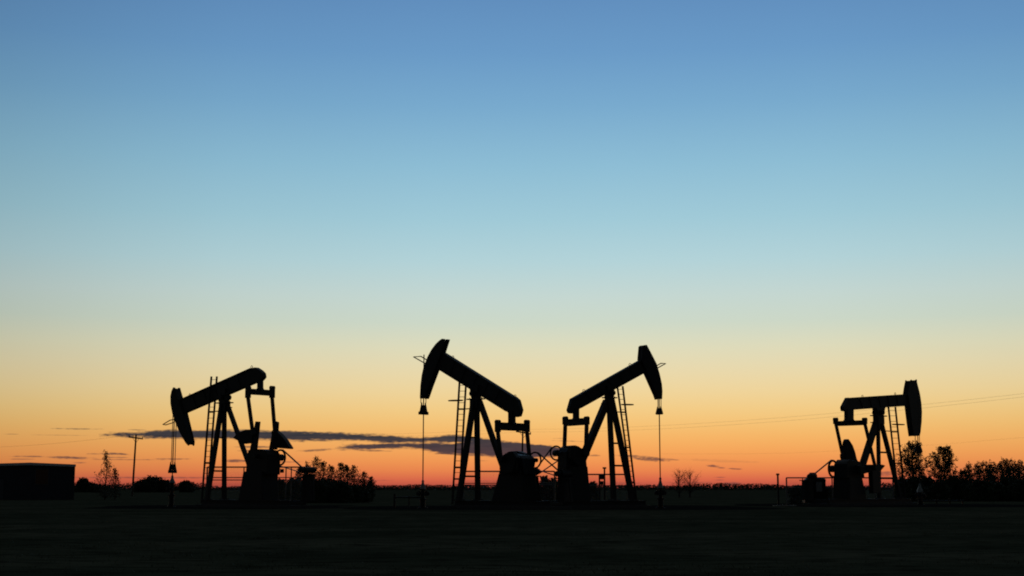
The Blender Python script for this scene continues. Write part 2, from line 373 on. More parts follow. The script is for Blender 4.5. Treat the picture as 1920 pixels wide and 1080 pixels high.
def pumpjack(side, px0, D, yaw, label, p):
    J = Jack(side, px0, D, yaw, label); root = J.root; L = J.loc; sg = J.sgn
    # --- walking beam: an I section, web and flanges
    top0, top1 = p['beam_top']; bot0, bot1 = p['beam_bot']; tail = p['tail']
    web = MB(); web.prism([L(*q) for q in [top0, top1] + tail + [bot1, bot0]], -.1, .1)
    for (a, b2), off in (((top0, top1), -.03), ((bot0, bot1), .03)):
        A, B = J.P(*a), J.P(*b2); web.bar(A + Vector((0, 0, off)), B + Vector((0, 0, off)), .36, .05)
    for a, b2 in zip([top1] + tail[:-1], tail): web.bar(J.P(*a), J.P(*b2), .3, .04)
    A, B, C_, E_ = J.P(*top0), J.P(*top1), J.P(*bot0), J.P(*bot1)
    for k in (.18, .34, .5, .66, .82):
        a, b2 = A.lerp(B, k), C_.lerp(E_, k); web.bar(a + (b2 - a) * .04, b2 + (a - b2) * .04, .28, .025)
    beam = web.build('walking_beam', STEEL, root)
    for e in p['eyes']:
        q = J.P(*e); MB().ring(q, .085, .018, (1, 0, 0), (0, 0, 1), 16, 5).build('lifting_eye', STEEL, beam)
    # --- horse head: two cheek plates, a core and the curved face the cables run over
    hp = [L(*q) for q in p['head']]; ht = .44; hp = J.trim(hp, ht)
    h = MB(); h.prism(hp, -ht / 2, -ht / 2 + .04); h.prism(hp, ht / 2 - .04, ht / 2)
    cx = sum(q[0] for q in hp) / len(hp); cz = sum(q[1] for q in hp) / len(hp)
    h.prism([(cx + (x - cx) * .93, cz + (z - cz) * .965) for x, z in hp], -ht / 2 + .03, ht / 2 - .03)
    head = h.build('horse_head', STEEL, root)
    if p.get('guard'):
        g = [J.P(*q) for q in p['guard']]; gm = MB()
        if p.get('guard_closed'): g = g + [g[0]]
        gm.path(g, .035, 6); gm.build('cable_guard', STEEL, head)
    # --- samson post
    cap0, cap1, capy = p['cap']; cz = J.loc((cap0 + cap1) / 2, capy)[1]
    xa, xb = L(cap0, capy)[0], L(cap1, capy)[0]; cxm = (xa + xb) / 2; hw = abs(xa - xb) / 2
    pc = MB(); k = hw * .82; pc.box((cxm, 0, cz), (k * 2, .5, .07))
    pc.box((cxm, 0, cz - .3), (k * 1.15, .42, .56)); pc.tube((cxm - k * .9, .0, cz - .03), (cxm - k * .9, 0, cz + .1), .03); pc.tube((cxm + k * .9, 0, cz - .03), (cxm + k * .9, 0, cz + .1), .03)
    if p.get('tab'):
        q = J.P(*p['tab']); pc.bar((cxm, 0, q.z), q, .1, .06)
    pc.build('post_cap', STEEL, root, bevel=.01)
    (sl0, sr0, st), (sl1, sr1, sb) = p['saddle']
    sp = [L(sl0, st), L(sr0, st), L(sr1, sb - 3), L(sr1 - 2, sb), L(sl1 + 2, sb), L(sl1, sb - 3)]
    MB().prism(J.trim(sp, .4), -.2, .2).tube((cxm, -.42, sum(q[1] for q in sp) / 6), (cxm, .42, sum(q[1] for q in sp) / 6), .16, n=14).build('saddle_bearing', GREASY, root)
    (lt, lb), (mt, mb) = p['leg_left'], p['leg_mid']
    bb = J.solve(lb, mb); feet = []
    zfoot = .5
    def leg(tp, bt, y0, y1, w):
        a, b2 = J.P(*tp, y0), J.P(*bt, y1); d = b2 - a; b2 = a + d * ((zfoot - a.z) / d.z)
        MB().bar(a, b2, w, w * .95).box(b2 + Vector((0, 0, .02)), (w * 1.8, w * 1.8, .06)).build('post_leg', STEEL, root); feet.append(b2); return a, b2
    lw = p.get('leg_w', (.2, .2, .24))
    l1 = leg(lt, lb, .14, bb, lw[0]); l2 = leg(mt, mb, -.14, -bb, lw[1])
    l3 = leg(p['leg_rear'][0], p['leg_rear'][1], 0, 0, lw[2])
    for row, th in p['braces']:
        zz = zat(row, D)
        a = l1[0].lerp(l1[1], (zz - l1[0].z) / (l1[1].z - l1[0].z)); b2 = l2[0].lerp(l2[1], (zz - l2[0].z) / (l2[1].z - l2[0].z))
        MB().bar(a, b2, .09, th, (1, 0, 0)).build('cross_brace', STEEL, root)
    # --- tail bearing and equalizer
    kl, kr, kt, kb = p['eq_knobs']; el_, er_ = p['pit_left'], p['pit_right']
    hh = J.solve(el_[0], er_[0]); print('JACK', side, px0, 'half equalizer', round(hh, 2), 'half post', round(bb, 2))
    ex = L(*el_[0], hh)[0]
    tb0, tb1, tby0, tby1 = p['tail_bearing']
    tp_ = [L(tb0, tby0), L(tb1, tby0), L(tb1, tby1 - 4), L(tb1 + 2, tby1), L(tb0 - 2, tby1), L(tb0, tby1 - 4)]
    MB().prism(J.trim(tp_, .3), -.15, .15).build('tail_bearing', GREASY, root)
    et, eb = p['eq_rows']; zt, zb = L((tb0 + tb1) / 2, et)[1], L((tb0 + tb1) / 2, eb)[1]
    e = MB(); e.box((ex, 0, (zt + zb) / 2), (.26, hh * 2 - .1, zt - zb)); e.box((ex, 0, zt + .005), (.36, hh * 1.7, .04)); e.box((ex, 0, zb - .005), (.36, hh * 1.7, .04))
    eq = e.build('equalizer', STEEL, root, bevel=.015)
    for sgy, (a, b2), kk in ((1, el_, kl), (-1, er_, kr)):
        y = sgy * hh; A = Vector((ex, y, L(kk[0], kt, y)[1])); pt = MB()
        zk0, zk1 = L(kk[0], kt, y)[1], L(kk[0], kb, y)[1]
        r = .13
        pt.tube((ex, y - .15, zk0 - r), (ex, y + .15, zk0 - r), r, n=14)
        pt.box((ex, y, (zk0 - r + zk1) / 2), (.26, .26, zk0 - r - zk1))
        B = J.P(*b2, y); T0 = Vector((ex, y, zk1 + .05)); pt.bar(T0, B, .16, .19)
        pt.tube((B.x, y - .12 , B.z), (B.x, y + .12, B.z), .2, n=14)
        pt.build('pitman_arm', STEEL, root)
    # --- cranks with their counterweights
    for c in p['cranks']:
        y = c['side'] * (hh - .28)
        ck = J.slab(c['arm'], y, .16).build('crank', STEEL, root, bevel=.01)
        wt_ = J.slab(c['weight'], y, .34)
        wt_.build('counterweight', GREASY, ck, bevel=.03)
    # --- gear reducer on its pedestal
    gr = J.slab(p['gearbox'], 0, 1.0)
    gc = p['shaft']; q = J.loc(*gc); gr.tube((q[0], -(hh - .2), q[1]), (q[0], hh - .2, q[1]), .13, n=14)
    red = gr.build('gear_reducer', GREASY, root, bevel=.04)
    tl, tr_, trow, bl, br, brow = p['pedestal']
    hy = .65; pd = MB(); vs = []
    for (xl, xr, row) in ((tl, tr_, trow), (bl, br, brow)):
        a, b2 = J.loc(xl, row, hy), J.loc(xr, row, -hy); z = L((xl + xr) / 2, row)[1]
        if abs(a[0] - b2[0]) < .5 or (a[0] - b2[0]) * sg > 0:
            md = (a[0] + b2[0]) / 2; a, b2 = (md - sg * .35, z), (md + sg * .35, z)
        vs += [(a[0], hy, z), (a[0], -hy, z), (b2[0], -hy, z), (b2[0], hy, z)]
    ps = (vs[0][0], vs[2][0])
    pd.add(vs, [(0, 1, 2, 3), (4, 7, 6, 5)] + [(i, 4 + i, 4 + (i + 1) % 4, (i + 1) % 4) for i in range(4)])
    pd.build('reducer_pedestal', STEEL, root, bevel=.03)
    # --- sheave, belt, motor
    scx, scy, srow = p['sheave']; ysh = .72 if sg > 0 else -.72
    c = J.P(scx, scy, ysh); r = abs(L(scx, srow, ysh)[1] - c.z)
    s_ = MB(); rw = p.get('ringw', .065); s_.ring(c, r - rw, rw, (1, 0, 0), (0, 0, 1), 36, 8)
    for k in range(4):
        t = .5 + k * math.pi / 2; d = Vector((math.cos(t), 0, math.sin(t)))
        if p.get('spokes', True): s_.bar(c, c + d * (r - .06), .06, .05)
    shv = s_.build('sheave', STEEL, root, smooth=False)
    MB().tube(c + Vector((0, -.16, 0)), c + Vector((0, .16, 0)), r * p.get('hub', .5), n=18).tube((c.x, 0, c.z), c, .09).build('sheave_hub', GREASY, shv)
    mp = J.P(*p['motor'], ysh); rp = .16
    bt = MB(); d = (mp - c).normalized(); nrm = Vector((-d.z, 0, d.x))
    for k in (1, -1):
        bt.bar(c + nrm * k * r, mp + nrm * k * rp, .13, .035)
    bt.build('drive_belt', GREASY, root)
    mo = MB(); my = -1 if ysh > 0 else 1
    mo.tube(mp + Vector((0, .08 * my, 0)), mp - Vector((0, .16 * my, 0)), rp, n=16)
    mr = p.get('mot_r', .24); ml = p.get('mot_len', 1.0); mo.tube(mp - Vector((0, .2 * my, 0)), mp - Vector((0, ml * my, 0)), mr, n=20); mo.tube(mp - Vector((0, ml * my, 0)), mp - Vector((0, (ml + .1) * my, 0)), mr * .75, n=20)
    mo.box(mp + Vector((mr + .02, -(ml + .2) / 2 * my, .0)), (.16, .3, .22))
    mot = mo.build('drive_motor', GREASY, root)
    for a, b2 in ((.28, -.28), (.28, -.95), (-.28, -.28), (-.28, -.95)): pass
    st = MB(); base = mp.z - .24
    st.box((mp.x, mp.y - .6 * my, (base + .42) / 2), (.46, .6, base - .42))
    for xx in (-.34, .34): st.bar((mp.x + xx * 1.5, mp.y - .6 * my, .42), (mp.x + xx, mp.y - .6 * my, base), .1, .1)
    st.box((mp.x, mp.y - .6 * my, base - .03), (.7, .8, .06)); st.build('motor_stand', STEEL, root)
    # --- skid and footing
    xr = min(mp.x - .6, ps[0] - .8, ps[1] - .8); xf = max(f.x for f in feet) + .5
    sk = MB()
    for yy in (-.62, .62):
        sk.box(((xr + xf) / 2, yy, .46), (xf - xr, .22, .04)); sk.box(((xr + xf) / 2, yy, .34), (xf - xr, .05, .2)); sk.box(((xr + xf) / 2, yy, .22), (xf - xr, .22, .04))
    n = 7
    for i in range(n): sk.box((xr + .1 + (xf - xr - .2) * i / (n - 1), 0, .34), (.12, 1.18, .16))
    sk.build('base_skid', STEEL, root)
    MB().box(((xr + xf) / 2, 0, .1), (xf - xr + .5, 1.9, .2)).build('concrete_footing', CONC, root, bevel=.02)
    # --- ladder
    (a0, a1), (b0, b1) = p['ladder']; ylad = p.get('ladder_y', bb + .05)
    hwid = .24
    # ladder faces the post: rails on both sides of its middle line, local transverse
    Lt, Lb_, Rt, Rb = J.P(*a0, .0), J.P(*a1, .0), J.P(*b0, .0), J.P(*b1, .0)
    def plane(pxl, pxr):
        h_ = J.solve(pxl, pxr); return J.P(*pxl, h_), J.P(*pxr, -h_)
    t1, t2 = plane(a0, (b0[0] + (b1[0] - b0[0]) * (a0[1] - b0[1]) / (b1[1] - b0[1]), a0[1]))
    u1, u2 = plane(a1, (b0[0] + (b1[0] - b0[0]) * (a1[1] - b0[1]) / (b1[1] - b0[1]), a1[1]))
    for q in ((t1, u1), (t2, u2)): pass
    f_ = (0.25 - u1.z) / (t1.z - u1.z)
    e1, e2 = u1 + (t1 - u1) * f_, u2 + (t2 - u2) * f_
    lad = MB().bar(t1, e1, .06, .12, (1, 0, 0)).build('ladder_rail', STEEL, root)
    lad.name = 'ladder'
    lad2 = MB().bar(t2, e2, .06, .12, (1, 0, 0)).build('rail', STEEL, lad)
    step = p.get('rung', .33); n = int((t1 - e1).length / step)
    for i in range(1, n + 1):
        k = (i - .4) / n; a, b2 = t1.lerp(e1, k), t2.lerp(e2, k)
        MB().tube(a, b2, .016, n=5).build('rung', STEEL, lad)
    for row in p['ladder_brackets']:
        zz = zat(row, D); k = (t1.z - zz) / (t1.z - e1.z); a, b2 = t1.lerp(e1, k), t2.lerp(e2, k)
        k2 = (zz - l1[0].z) / (l1[1].z - l1[0].z); g = l1[0].lerp(l1[1], k2)
        MB().bar(a, b2, .06, .09, (1, 0, 0)).bar((a + b2) / 2, g, .06, .07, (0, 0, 1)).build('bracket', STEEL, lad)
    if p.get('hoop'):
        hx, hrow = p['hoop']; zz = zat(hrow, D); k = (t1.z - zz) / (t1.z - e1.z); a, b2 = t1.lerp(e1, k), t2.lerp(e2, k)
        mid = (a + b2) / 2; r = abs(J.P(hx, hrow, 0).x - mid.x) / 2; mm = MB()
        r = max(r, .38); wd = (b2 - a).length / 2
        arc = [mid + Vector((r * 1.0 + r * 1.15 * math.cos(t) * 1.0 - r * 1.0, 0, 0)) * 0 + Vector((r + r * math.cos(t), wd * 1.15 * math.sin(t), 0)) for t in [i * 2 * math.pi / 24 for i in range(25)]]
        mm.path(arc, .035, 6); mm.build('safety_hoop', STEEL, lad)
    # --- bridle, carrier bar and polished rod
    cab, crow0, (cl, crr, ct, cb), rx, rrow = p['bridle']
    q0 = J.P((cl + crr) / 2, ct); q1 = J.P((cl + crr) / 2, cb); xw = q0.x
    wy = .16
    for px_, yy in ((cab[0], wy), (cab[1], -wy)):
        a, b2 = J.P(px_, crow0, yy), J.P(px_, ct + 1, yy); a.x = b2.x; MB().tube(a, b2, .024, n=6).build('bridle_cable', CABLE, root)
    hz_ = q0.z - q1.z; cb_ = MB()
    wd = p.get('carrier_w', .34)
    cb_.box((xw, 0, q1.z + hz_ * .16), (.18, wd * 1.7, hz_ * .24)); cb_.box((xw, 0, q1.z + hz_ * .55), (.16, .2, hz_ * .5))
    for yy in (wy, -wy): cb_.tube((xw, yy * 1.25, q1.z + hz_ * .1), (xw, yy, q0.z), .13, .03, n=10)
    cb_.build('carrier_bar', GREASY, root)
    zr0 = L(rx, p.get('rod_top', ct - 3))[1]; zr1 = L(rx, rrow)[1]
    MB().tube((xw, 0, zr0), (xw, 0, zr1), .034, n=8).build('polished_rod', CABLE, root)
    P0 = J.O + J.F * xw
    return J, Vector((P0.x, P0.y, 0)), zr1

HORIZ = {}
jack_specs = {}
jack_specs['A'] = ('left', 420, 89.5, 40, 'leftmost pumpjack, head swung down and its counterweights fanned out in the air', dict(
    head=[(323.3, 733.6), (327.5, 726.7), (335.8, 726.7), (342.2, 748.3), (350.3, 773.3), (363.6, 828), (362.8, 835), (356.7, 836), (349.7, 830.8), (338.6, 811.4), (330.3, 792), (324.7, 775.3), (321.4, 757.2), (321.2, 743.3)],
    beam_top=((340, 749.2), (470.5, 691.1)), beam_bot=((348, 774.3), (478.9, 718)), tail=[(481.7, 689.7), (490, 695), (495, 700.3), (496.1, 707.2), (491.4, 712.8), (484, 717)],
    eyes=[(355.8, 740.6), (472, 688.3)], guard=[(325.5, 786.5), (319, 787.8), (305.3, 796), (311, 796.7), (326, 792)],
    cap=(408, 434.5, 755.3), tab=(434.5, 764), saddle=((409, 430, 728), (411, 429, 755)),
    leg_left=((416, 757), (393.3, 904.4)), leg_mid=((420.6, 757), (420.4, 904.4)), leg_rear=((426, 758), (465, 865.6)), leg_w=(.25, .23, .23),
    braces=[(820, .08), (883, .1)], tail_bearing=(483, 493, 712, 731.5), eq_rows=(731, 740),
    eq_knobs=((464.5, 467), (509.3, 509), 723.5, 746), pit_left=((465, 741), (474, 812)), pit_right=((510.2, 741), (515.5, 812)),
    cranks=[dict(side=1, arm=[(479.3, 790.2), (488.3, 790.4), (482.5, 843), (468.9, 843)], weight=[(437.8, 821.4), (446.9, 811.7), (462.4, 805.8), (481, 805), (478, 832), (469, 831), (457.9, 832.4), (448, 826.6)]),
            dict(side=-1, arm=[(514.9, 789.5), (523.3, 791.5), (520, 843), (504.5, 843)], weight=[(513, 806), (521, 806.5), (531, 814), (540, 824.6), (549.9, 840), (546.7, 842), (520.7, 840), (510, 838)])],
    gearbox=[(469, 845), (480, 842.3), (500, 842.3), (514, 844), (523, 852), (522, 890), (464, 890), (466, 856)], shaft=(495, 856),
    pedestal=(456, 521, 884, 446, 523, 942), sheave=(525.5, 857.8, 842), spokes=False, ringw=.06, hub=.4, mot_r=.19, motor=(565, 881),
    ladder=(((396.4, 705.8), (380.8, 907)), ((406.7, 705.8), (391, 907))), ladder_brackets=[770.6, 868], rung=.34,
    bridle=((321.2, 328), 770, (317.8, 330.3, 866, 888), 323.6, 897), rod_top=775))
jack_specs['B'] = ('left', 895, 84.5, 42, 'pumpjack with its head raised high to the left, tail low', dict(
    head=[(843.6, 635.8), (835.2, 662.1), (824.2, 692.6), (811.9, 725), (805.4, 743.8), (801.5, 747.7), (789.8, 748), (787.7, 745.7), (788.8, 722.4), (791.1, 704.3), (794.4, 689.4), (801.5, 670.6), (809.3, 656.3), (817, 645.9), (824.8, 639.4), (832.6, 635.5)],
    beam_top=((833, 661), (966, 744.4)), beam_bot=((822, 691.2), (951.9, 771.9)), tail=[(972.9, 750.4), (978, 768.9), (974.8, 780), (968, 781.5), (956, 775)],
    eyes=[(849.2, 669.8), (965.8, 743)], guard=[(802, 676), (789.2, 668.2), (775.3, 669), (798, 682)],
    cap=(877, 907.4, 748.3), tab=(906.5, 758.5), saddle=((880, 905, 722), (883, 902, 748)),
    leg_left=((888, 752), (864, 913)), leg_mid=((894, 752), (895.7, 911)), leg_rear=((899, 752), (935, 853)), leg_w=(.28, .26, .27),
    braces=[(820, .1), (893, .11)], tail_bearing=(952.5, 967, 770, 795), eq_rows=(794, 806.7),
    eq_knobs=((933, 934), (988, 988), 787, 810), pit_left=((933.3, 806), (939, 860)), pit_right=((988, 806), (993, 860)),
    cranks=[dict(side=1, arm=[(934, 858), (940, 854), (972, 868), (970, 882), (940, 868)], weight=[(937, 862), (940, 855), (948, 851), (955, 847), (966, 845.8), (976, 858), (968, 886), (945, 890), (936, 880)]),
            dict(side=-1, arm=[(988, 855), (998, 857), (975, 880), (963, 872)], weight=[(962, 846), (972, 845.6), (984, 848.3), (992, 851.8), (1000, 856), (1005, 862), (1003, 875), (985, 888), (966, 880)])],
    gearbox=[(944, 858), (952, 850), (990, 854), (1000, 860), (1005, 890), (936, 890), (938, 870)], shaft=(968, 874),
    pedestal=(937, 1003, 880, 920, 1010, 944), sheave=(1003, 862.8, 846.6), spokes=False, ringw=.05, hub=.25, motor=(1046, 888),
    ladder=(((861.6, 716), (849.4, 923.7)), ((873.9, 716), (861.6, 923.7))), ladder_brackets=[766, 876.4, 898], rung=.34, hoop=(843, 749),
    bridle=((789.2, 798.6), 742, (785.4, 803, 755, 778.5), 794, 906), rod_top=665, carrier_w=.42))
jack_specs['C'] = ('right', 1146, 84.5, 31, 'pumpjack with its head raised to the right and bare twigs beyond', dict(
    head=[(1197.7, 649.4), (1202.2, 647.5), (1211.3, 647.2), (1222.9, 667.6), (1230.7, 683.1), (1236.5, 702.6), (1240.4, 720.7), (1241.5, 733.7), (1240.8, 748.6), (1228.8, 749.2), (1225.5, 741.4), (1206.7, 699.3), (1196.8, 676.7), (1195.5, 674.1)],
    beam_top=((1200, 675), (1071.1, 747.6)), beam_bot=((1209, 698), (1086.7, 765.7)), tail=[(1064.9, 769), (1067.2, 774.2), (1073.7, 774.8), (1082, 769)],
    eyes=[(1181.3, 684), (1094.7, 733)], guard=[(1231, 686), (1239.1, 681.2), (1248.2, 681.6), (1233, 690)],
    cap=(1130.5, 1155.5, 745.7), tab=(1127.6, 756.6), saddle=((1132, 1152, 722), (1134, 1151, 746)),
    leg_left=((1147, 750), (1180.4, 910)), leg_mid=((1142, 750), (1149.3, 910)), leg_rear=((1138, 752), (1102, 837)), leg_w=(.28, .26, .38),
    braces=[(789.6, .08), (831, .1), (873, .11)], tail_bearing=(1074, 1086, 765, 787), eq_rows=(786, 797),
    eq_knobs=((1060, 1060), (1100, 1100), 780.5, 796), pit_left=((1060, 796), (1058, 846)), pit_right=((1100, 796), (1098.5, 850)),
    cranks=[dict(side=1, arm=[(1053, 842), (1062, 840), (1082, 856), (1074, 866), (1055, 852)], weight=[(1049, 840), (1055, 837), (1062, 835.8), (1077, 835), (1084, 850), (1074, 872), (1054, 870), (1048, 852)]),
            dict(side=-1, arm=[(1092, 844), (1100, 846), (1088, 864), (1074, 862)], weight=[(1064, 836), (1077, 835), (1085, 837.3), (1089, 840.5), (1096, 841), (1101, 850), (1099, 870), (1080, 874), (1066, 860)])],
    gearbox=[(1046, 848), (1052, 840), (1085, 841), (1097, 847), (1101, 885), (1045, 885)], shaft=(1074, 857),
    pedestal=(1045.5, 1102, 875, 1044, 1108, 940), sheave=(1043, 849.5, 835), spokes=False, ringw=.05, hub=.42, motor=(1008, 884),
    ladder=(((1157.4, 724), (1183, 906)), ((1167.5, 724), (1189.3, 906))), ladder_brackets=[771.7, 838, 905], rung=.3, hoop=(1182, 757),
    bridle=((1233.6, 1239.6), 742, (1231.5, 1240.5, 762, 778), 1236, 899), rod_top=745, carrier_w=.26))
jack_specs['D'] = ('right', 1650, 99, 45, 'rightmost pumpjack, beam almost level, standing before the trees', dict(
    head=[(1694.9, 738.9), (1696.8, 725.9), (1699.4, 713), (1703, 712.5), (1708.5, 716), (1712.5, 712), (1715, 711.7), (1718.2, 720.7), (1722.8, 738.9), (1725.4, 755.7), (1726.6, 772.6), (1726, 790.7), (1724, 810.2), (1722.1, 817.3), (1705.9, 818), (1702, 793.3), (1698, 760.9)],
    beam_top=((1697, 739), (1588, 746)), beam_bot=((1699, 761), (1597, 768.7)), tail=[(1578.9, 763.5), (1580, 770), (1586, 771)],
    eyes=[(1678.4, 738.3), (1617, 743)],
    cap=(1634.5, 1660, 779.7), tab=(1632.7, 792), saddle=((1637, 1658, 764), (1639, 1656, 780)),
    leg_left=((1650, 784), (1677, 890)), leg_mid=((1646, 784), (1648.3, 910)), leg_rear=((1645.5, 784), (1618, 869)), leg_w=(.26, .22, .36),
    braces=[(806, .08), (848, .12), (896.8, .12)], tail_bearing=(1584, 1599.5, 768, 790), eq_rows=(789.4, 797.2),
    eq_knobs=((1567, 1567), (1621, 1621), 783, 795), pit_left=((1567, 795), (1580.5, 856)), pit_right=((1621.5, 795), (1641, 876)),
    cranks=[dict(side=1, arm=[(1575, 852), (1584, 848), (1598, 872), (1588, 882), (1578, 868)], weight=[(1580, 840), (1581, 828), (1584, 823.8), (1588, 823.2), (1592.3, 826.5), (1598, 835.5), (1602.6, 848.5), (1605.2, 860), (1611, 872), (1596, 884), (1580, 870)]),
            dict(side=-1, arm=[(1609, 876), (1646, 871), (1647, 881), (1612, 890)], weight=[(1622, 871), (1651, 871), (1658, 873), (1651, 882), (1650, 925), (1631, 925), (1629, 884), (1620, 882)])],
    gearbox=[(1568, 870), (1572, 865.5), (1580, 861.5), (1606, 866), (1613, 872), (1617, 897), (1568, 897)], shaft=(1592, 876),
    pedestal=(1562, 1617, 896, 1562, 1627, 944), sheave=(1562, 879, 861.8), spokes=False, ringw=.075, hub=.38, mot_r=.19, mot_len=.42, motor=(1528, 893),
    ladder=(((1665.7, 763), (1679, 882)), ((1678.7, 763), (1691.5, 882))), ladder_brackets=[807, 868], rung=.39, hoop=(1693, 793.3),
    bridle=((1716.7, 1724.5), 812, (1717, 1726, 834, 848), 1720.8, 914), rod_top=815, carrier_w=.3))
jacks = {k: pumpjack(*v[:5], v[5]) for k, v in jack_specs.items()}

# ------------------------------------------------------------------ wellheads under the horse heads
def wellhead(key, label, apex_row, base_row, hw_px, pipe_to=None):
    J, P, _ = jacks[key]; D = P.y
    t = thing('wellhead', label, 'wellhead', P, math.atan2(J.F.y, J.F.x), 'wellheads under the pumpjacks')
    z0, z1 = zat(base_row, D), zat(apex_row, D); w = hw_px * D / FPX
    MB().tube((0, 0, z0), (0, 0, z1), w, w * .28, n=6).tube((0, 0, z1), (0, 0, z1 + .12), .09, .06, n=10).build('stuffing_box', PALE, t)
    b = MB(); b.tube((0, 0, 0), (0, 0, z0 * .45), .17, n=14); b.tube((0, 0, z0 * .45), (0, 0, z0 * .5), .27, n=16); b.tube((0, 0, z0 * .5), (0, 0, z0), .12, n=14); b.tube((0, 0, z0 - .05), (0, 0, z0), .22, n=14); b.tube((0, 0, 0), (0, 0, .06), .3, n=16)
    b.build('casing_head', GREASY, t)
    for sd in (1, -1):
        v = MB(); y = sd * .0; v.tube((0, 0, z0 * .75), (0, sd * .42, z0 * .75), .06, n=10); v.tube((0, sd * .3, z0 * .75 - .12), (0, sd * .3, z0 * .75 + .16), .085, n=10); v.tube((0, sd * .42, z0 * .75), (0, sd * .45, z0 * .75), .12, n=12)
        vo = v.build('valve', GREASY, t)
        MB().ring((0, sd * .3, z0 * .75 + .3), .12, .015, (1, 0, 0), (0, 1, 0), 16, 5).tube((0, sd * .3, z0 * .75 + .14), (0, sd * .3, z0 * .75 + .32), .02).build('handwheel', STEEL, vo)
    return t
wellhead('A', 'wellhead under the leftmost pumpjack, cables ending close above it', 895, 905, 6)
wellhead('B', 'wellhead with a pale cone top at the foot of the longest rod', 904, 917, 6)
wellhead('C', 'rounded wellhead with side valve under the head raised to the right', 899, 915, 6)
wellhead('D', 'wellhead with pale grey pyramid top in front of the dark trees', 910, 923, 7)
def flowline(key, label, p_end, row, posts):
    J, P, _ = jacks[key]; Y = P.y - .4; z = zat(row, Y)
    t = thing('flowline', label, 'pipe', (xat(p_end, Y), Y, 0), 0, 'flowlines leaving the wellheads')
    x1 = P.x - t.location.x
    MB().tube((0, 0, z), (x1, .0, z), .05, n=10).build('pipe', GREASY, t)
    for q in posts:
        x = xat(q[0], Y) - t.location.x; MB().tube((x, .1, 0), (x, .1, zat(q[1], Y)), q[2], n=10).build('support_post', STEEL, t)
flowline('B', 'low pipe on stub posts running left from the pale cone wellhead', 739, 932.5, [(740, 926, .07), (767, 930, .04)])
flowline('D', 'low pipe on stub posts running right below the trees', 1806, 939, [(1755, 935, .06), (1780, 935, .06), (1804, 937, .05)])

# ------------------------------------------------------------------ safety fences round the machines
def fence(label, Y, row, posts, rails, mesh=True):
    x0 = xat(posts[0], Y); t = thing('safety_fence', label, 'fence', (x0, Y, 0), 0, 'safety fences beside the pumpjacks')
    zt = zat(row, Y); xs = [xat(p, Y) - x0 for p in posts]
    for i, x in enumerate(xs): MB().tube((x, 0, 0), (x, 0, zt), .055 if i in (0, len(xs) - 1) else .04, n=8).build('post', GALV, t)
    MB().tube((xs[0], 0, zt), (xs[-1], 0, zt), .045, n=8).build('rail', GALV, t)
    for r_ in rails: MB().tube((xs[0], 0, zat(r_, Y)), (xs[-1], 0, zat(r_, Y)), .03, n=8).build('rail', GALV, t)
    if mesh:
        w = MB(); n = int((xs[-1] - xs[0]) / .09)
        for i in range(1, n): w.tube((xs[0] + (xs[-1] - xs[0]) * i / n, .03, .1), (xs[0] + (xs[-1] - xs[0]) * i / n, .03, zt), .0035, n=3, caps=False)
        k = int(zt / .09)
        for i in range(1, k): w.tube((xs[0], .03, .1 + (zt - .1) * i / k), (xs[-1], .03, .1 + (zt - .1) * i / k), .0035, n=3, caps=False)
        w.build('wire_mesh', GALV, t)
    return t
fence('wire fence behind the leftmost pumpjack with a small square sign on it', 94, 875.8, [388, 423, 457, 492, 520, 536, 546, 572], [895.4, 900])
fence('wire fence behind the legs of the pumpjack whose head is raised left', 89, 883.8, [868, 938, 972, 1000, 1040], [906, 909.5])
fence('wire fence behind the legs of the pumpjack whose head is raised right', 89, 889.5, [1100, 1150, 1178], [910.5])
fence('wire fence left of the rightmost pumpjack with an open end post', 103, 895.8, [1474.5, 1505, 1560, 1612, 1640, 1674], [914.5])
Ys = 93.8
sg_ = MB(); x = xat(528.5, Ys); sg_.box((0, 0, 0), (7 * Ys / FPX, .03, 7 * Ys / FPX)); so = sg_.build('warning_sign', STEEL, None, (x, Ys, zat(883, Ys)), bevel=.004)
tag(so, 'small dark square sign hung on the fence beside the leftmost pumpjack', 'sign')

# ------------------------------------------------------------------ control box, vent pipes, engine, board
Y = 88
t = thing('control_box', 'small electrical box on a post beside a capped pipe, under the raised right head', 'electrical box', (xat(1128, Y), Y, 0))
k = Y / FPX
MB().tube((-4 * k, 0, 0), (-4 * k, 0, zat(890, Y)), .05, n=8).build('post', STEEL, t)
z0, z1 = zat(899, Y), zat(890.5, Y); MB().box((0, .0, (z0 + z1) / 2), (9 * k, .22, z1 - z0)).build('enclosure', STEEL, t, bevel=.01)
z0, z1 = zat(909, Y), zat(902, Y); MB().box((.5 * k, .0, (z0 + z1) / 2), (6 * k, .2, z1 - z0)).build('meter_box', STEEL, t, bevel=.01)
zz = zat(879, Y); MB().tube((5.5 * k, 0, 0), (5.5 * k, 0, zz), .055, n=10).build('vent_pipe', STEEL, t); MB().tube((5.5 * k, 0, zz), (5.5 * k, 0, zz + .1), .12, n=12).build('cap', STEEL, t)
Y = 97
t = thing('vent_pipe', 'lone capped standing pipe left of the rightmost pumpjack', 'pipe', (xat(1458.5, Y), Y, 0))
zz = zat(891, Y); MB().tube((0, 0, 0), (0, 0, zz), .065, n=12).build('pipe', STEEL, t); MB().tube((0, 0, zz), (0, 0, zz + .12), .13, .1, n=12).tube((0, 0, 0), (0, 0, .05), .16, n=12).build('cap', STEEL, t)
Y = 100.5; k = Y / FPX
t = thing('engine_unit', 'boxy engine with a pale grey panel left of the rightmost pumpjack', 'engine', (xat(1528, Y), Y, 0))
def bx(l, r_, tp, bt, d, off=0): return ((l + r_) / 2 - 1528) * k, off, (zat(tp, Y) + zat(bt, Y)) / 2, (r_ - l) * k, d, zat(tp, Y) - zat(bt, Y)
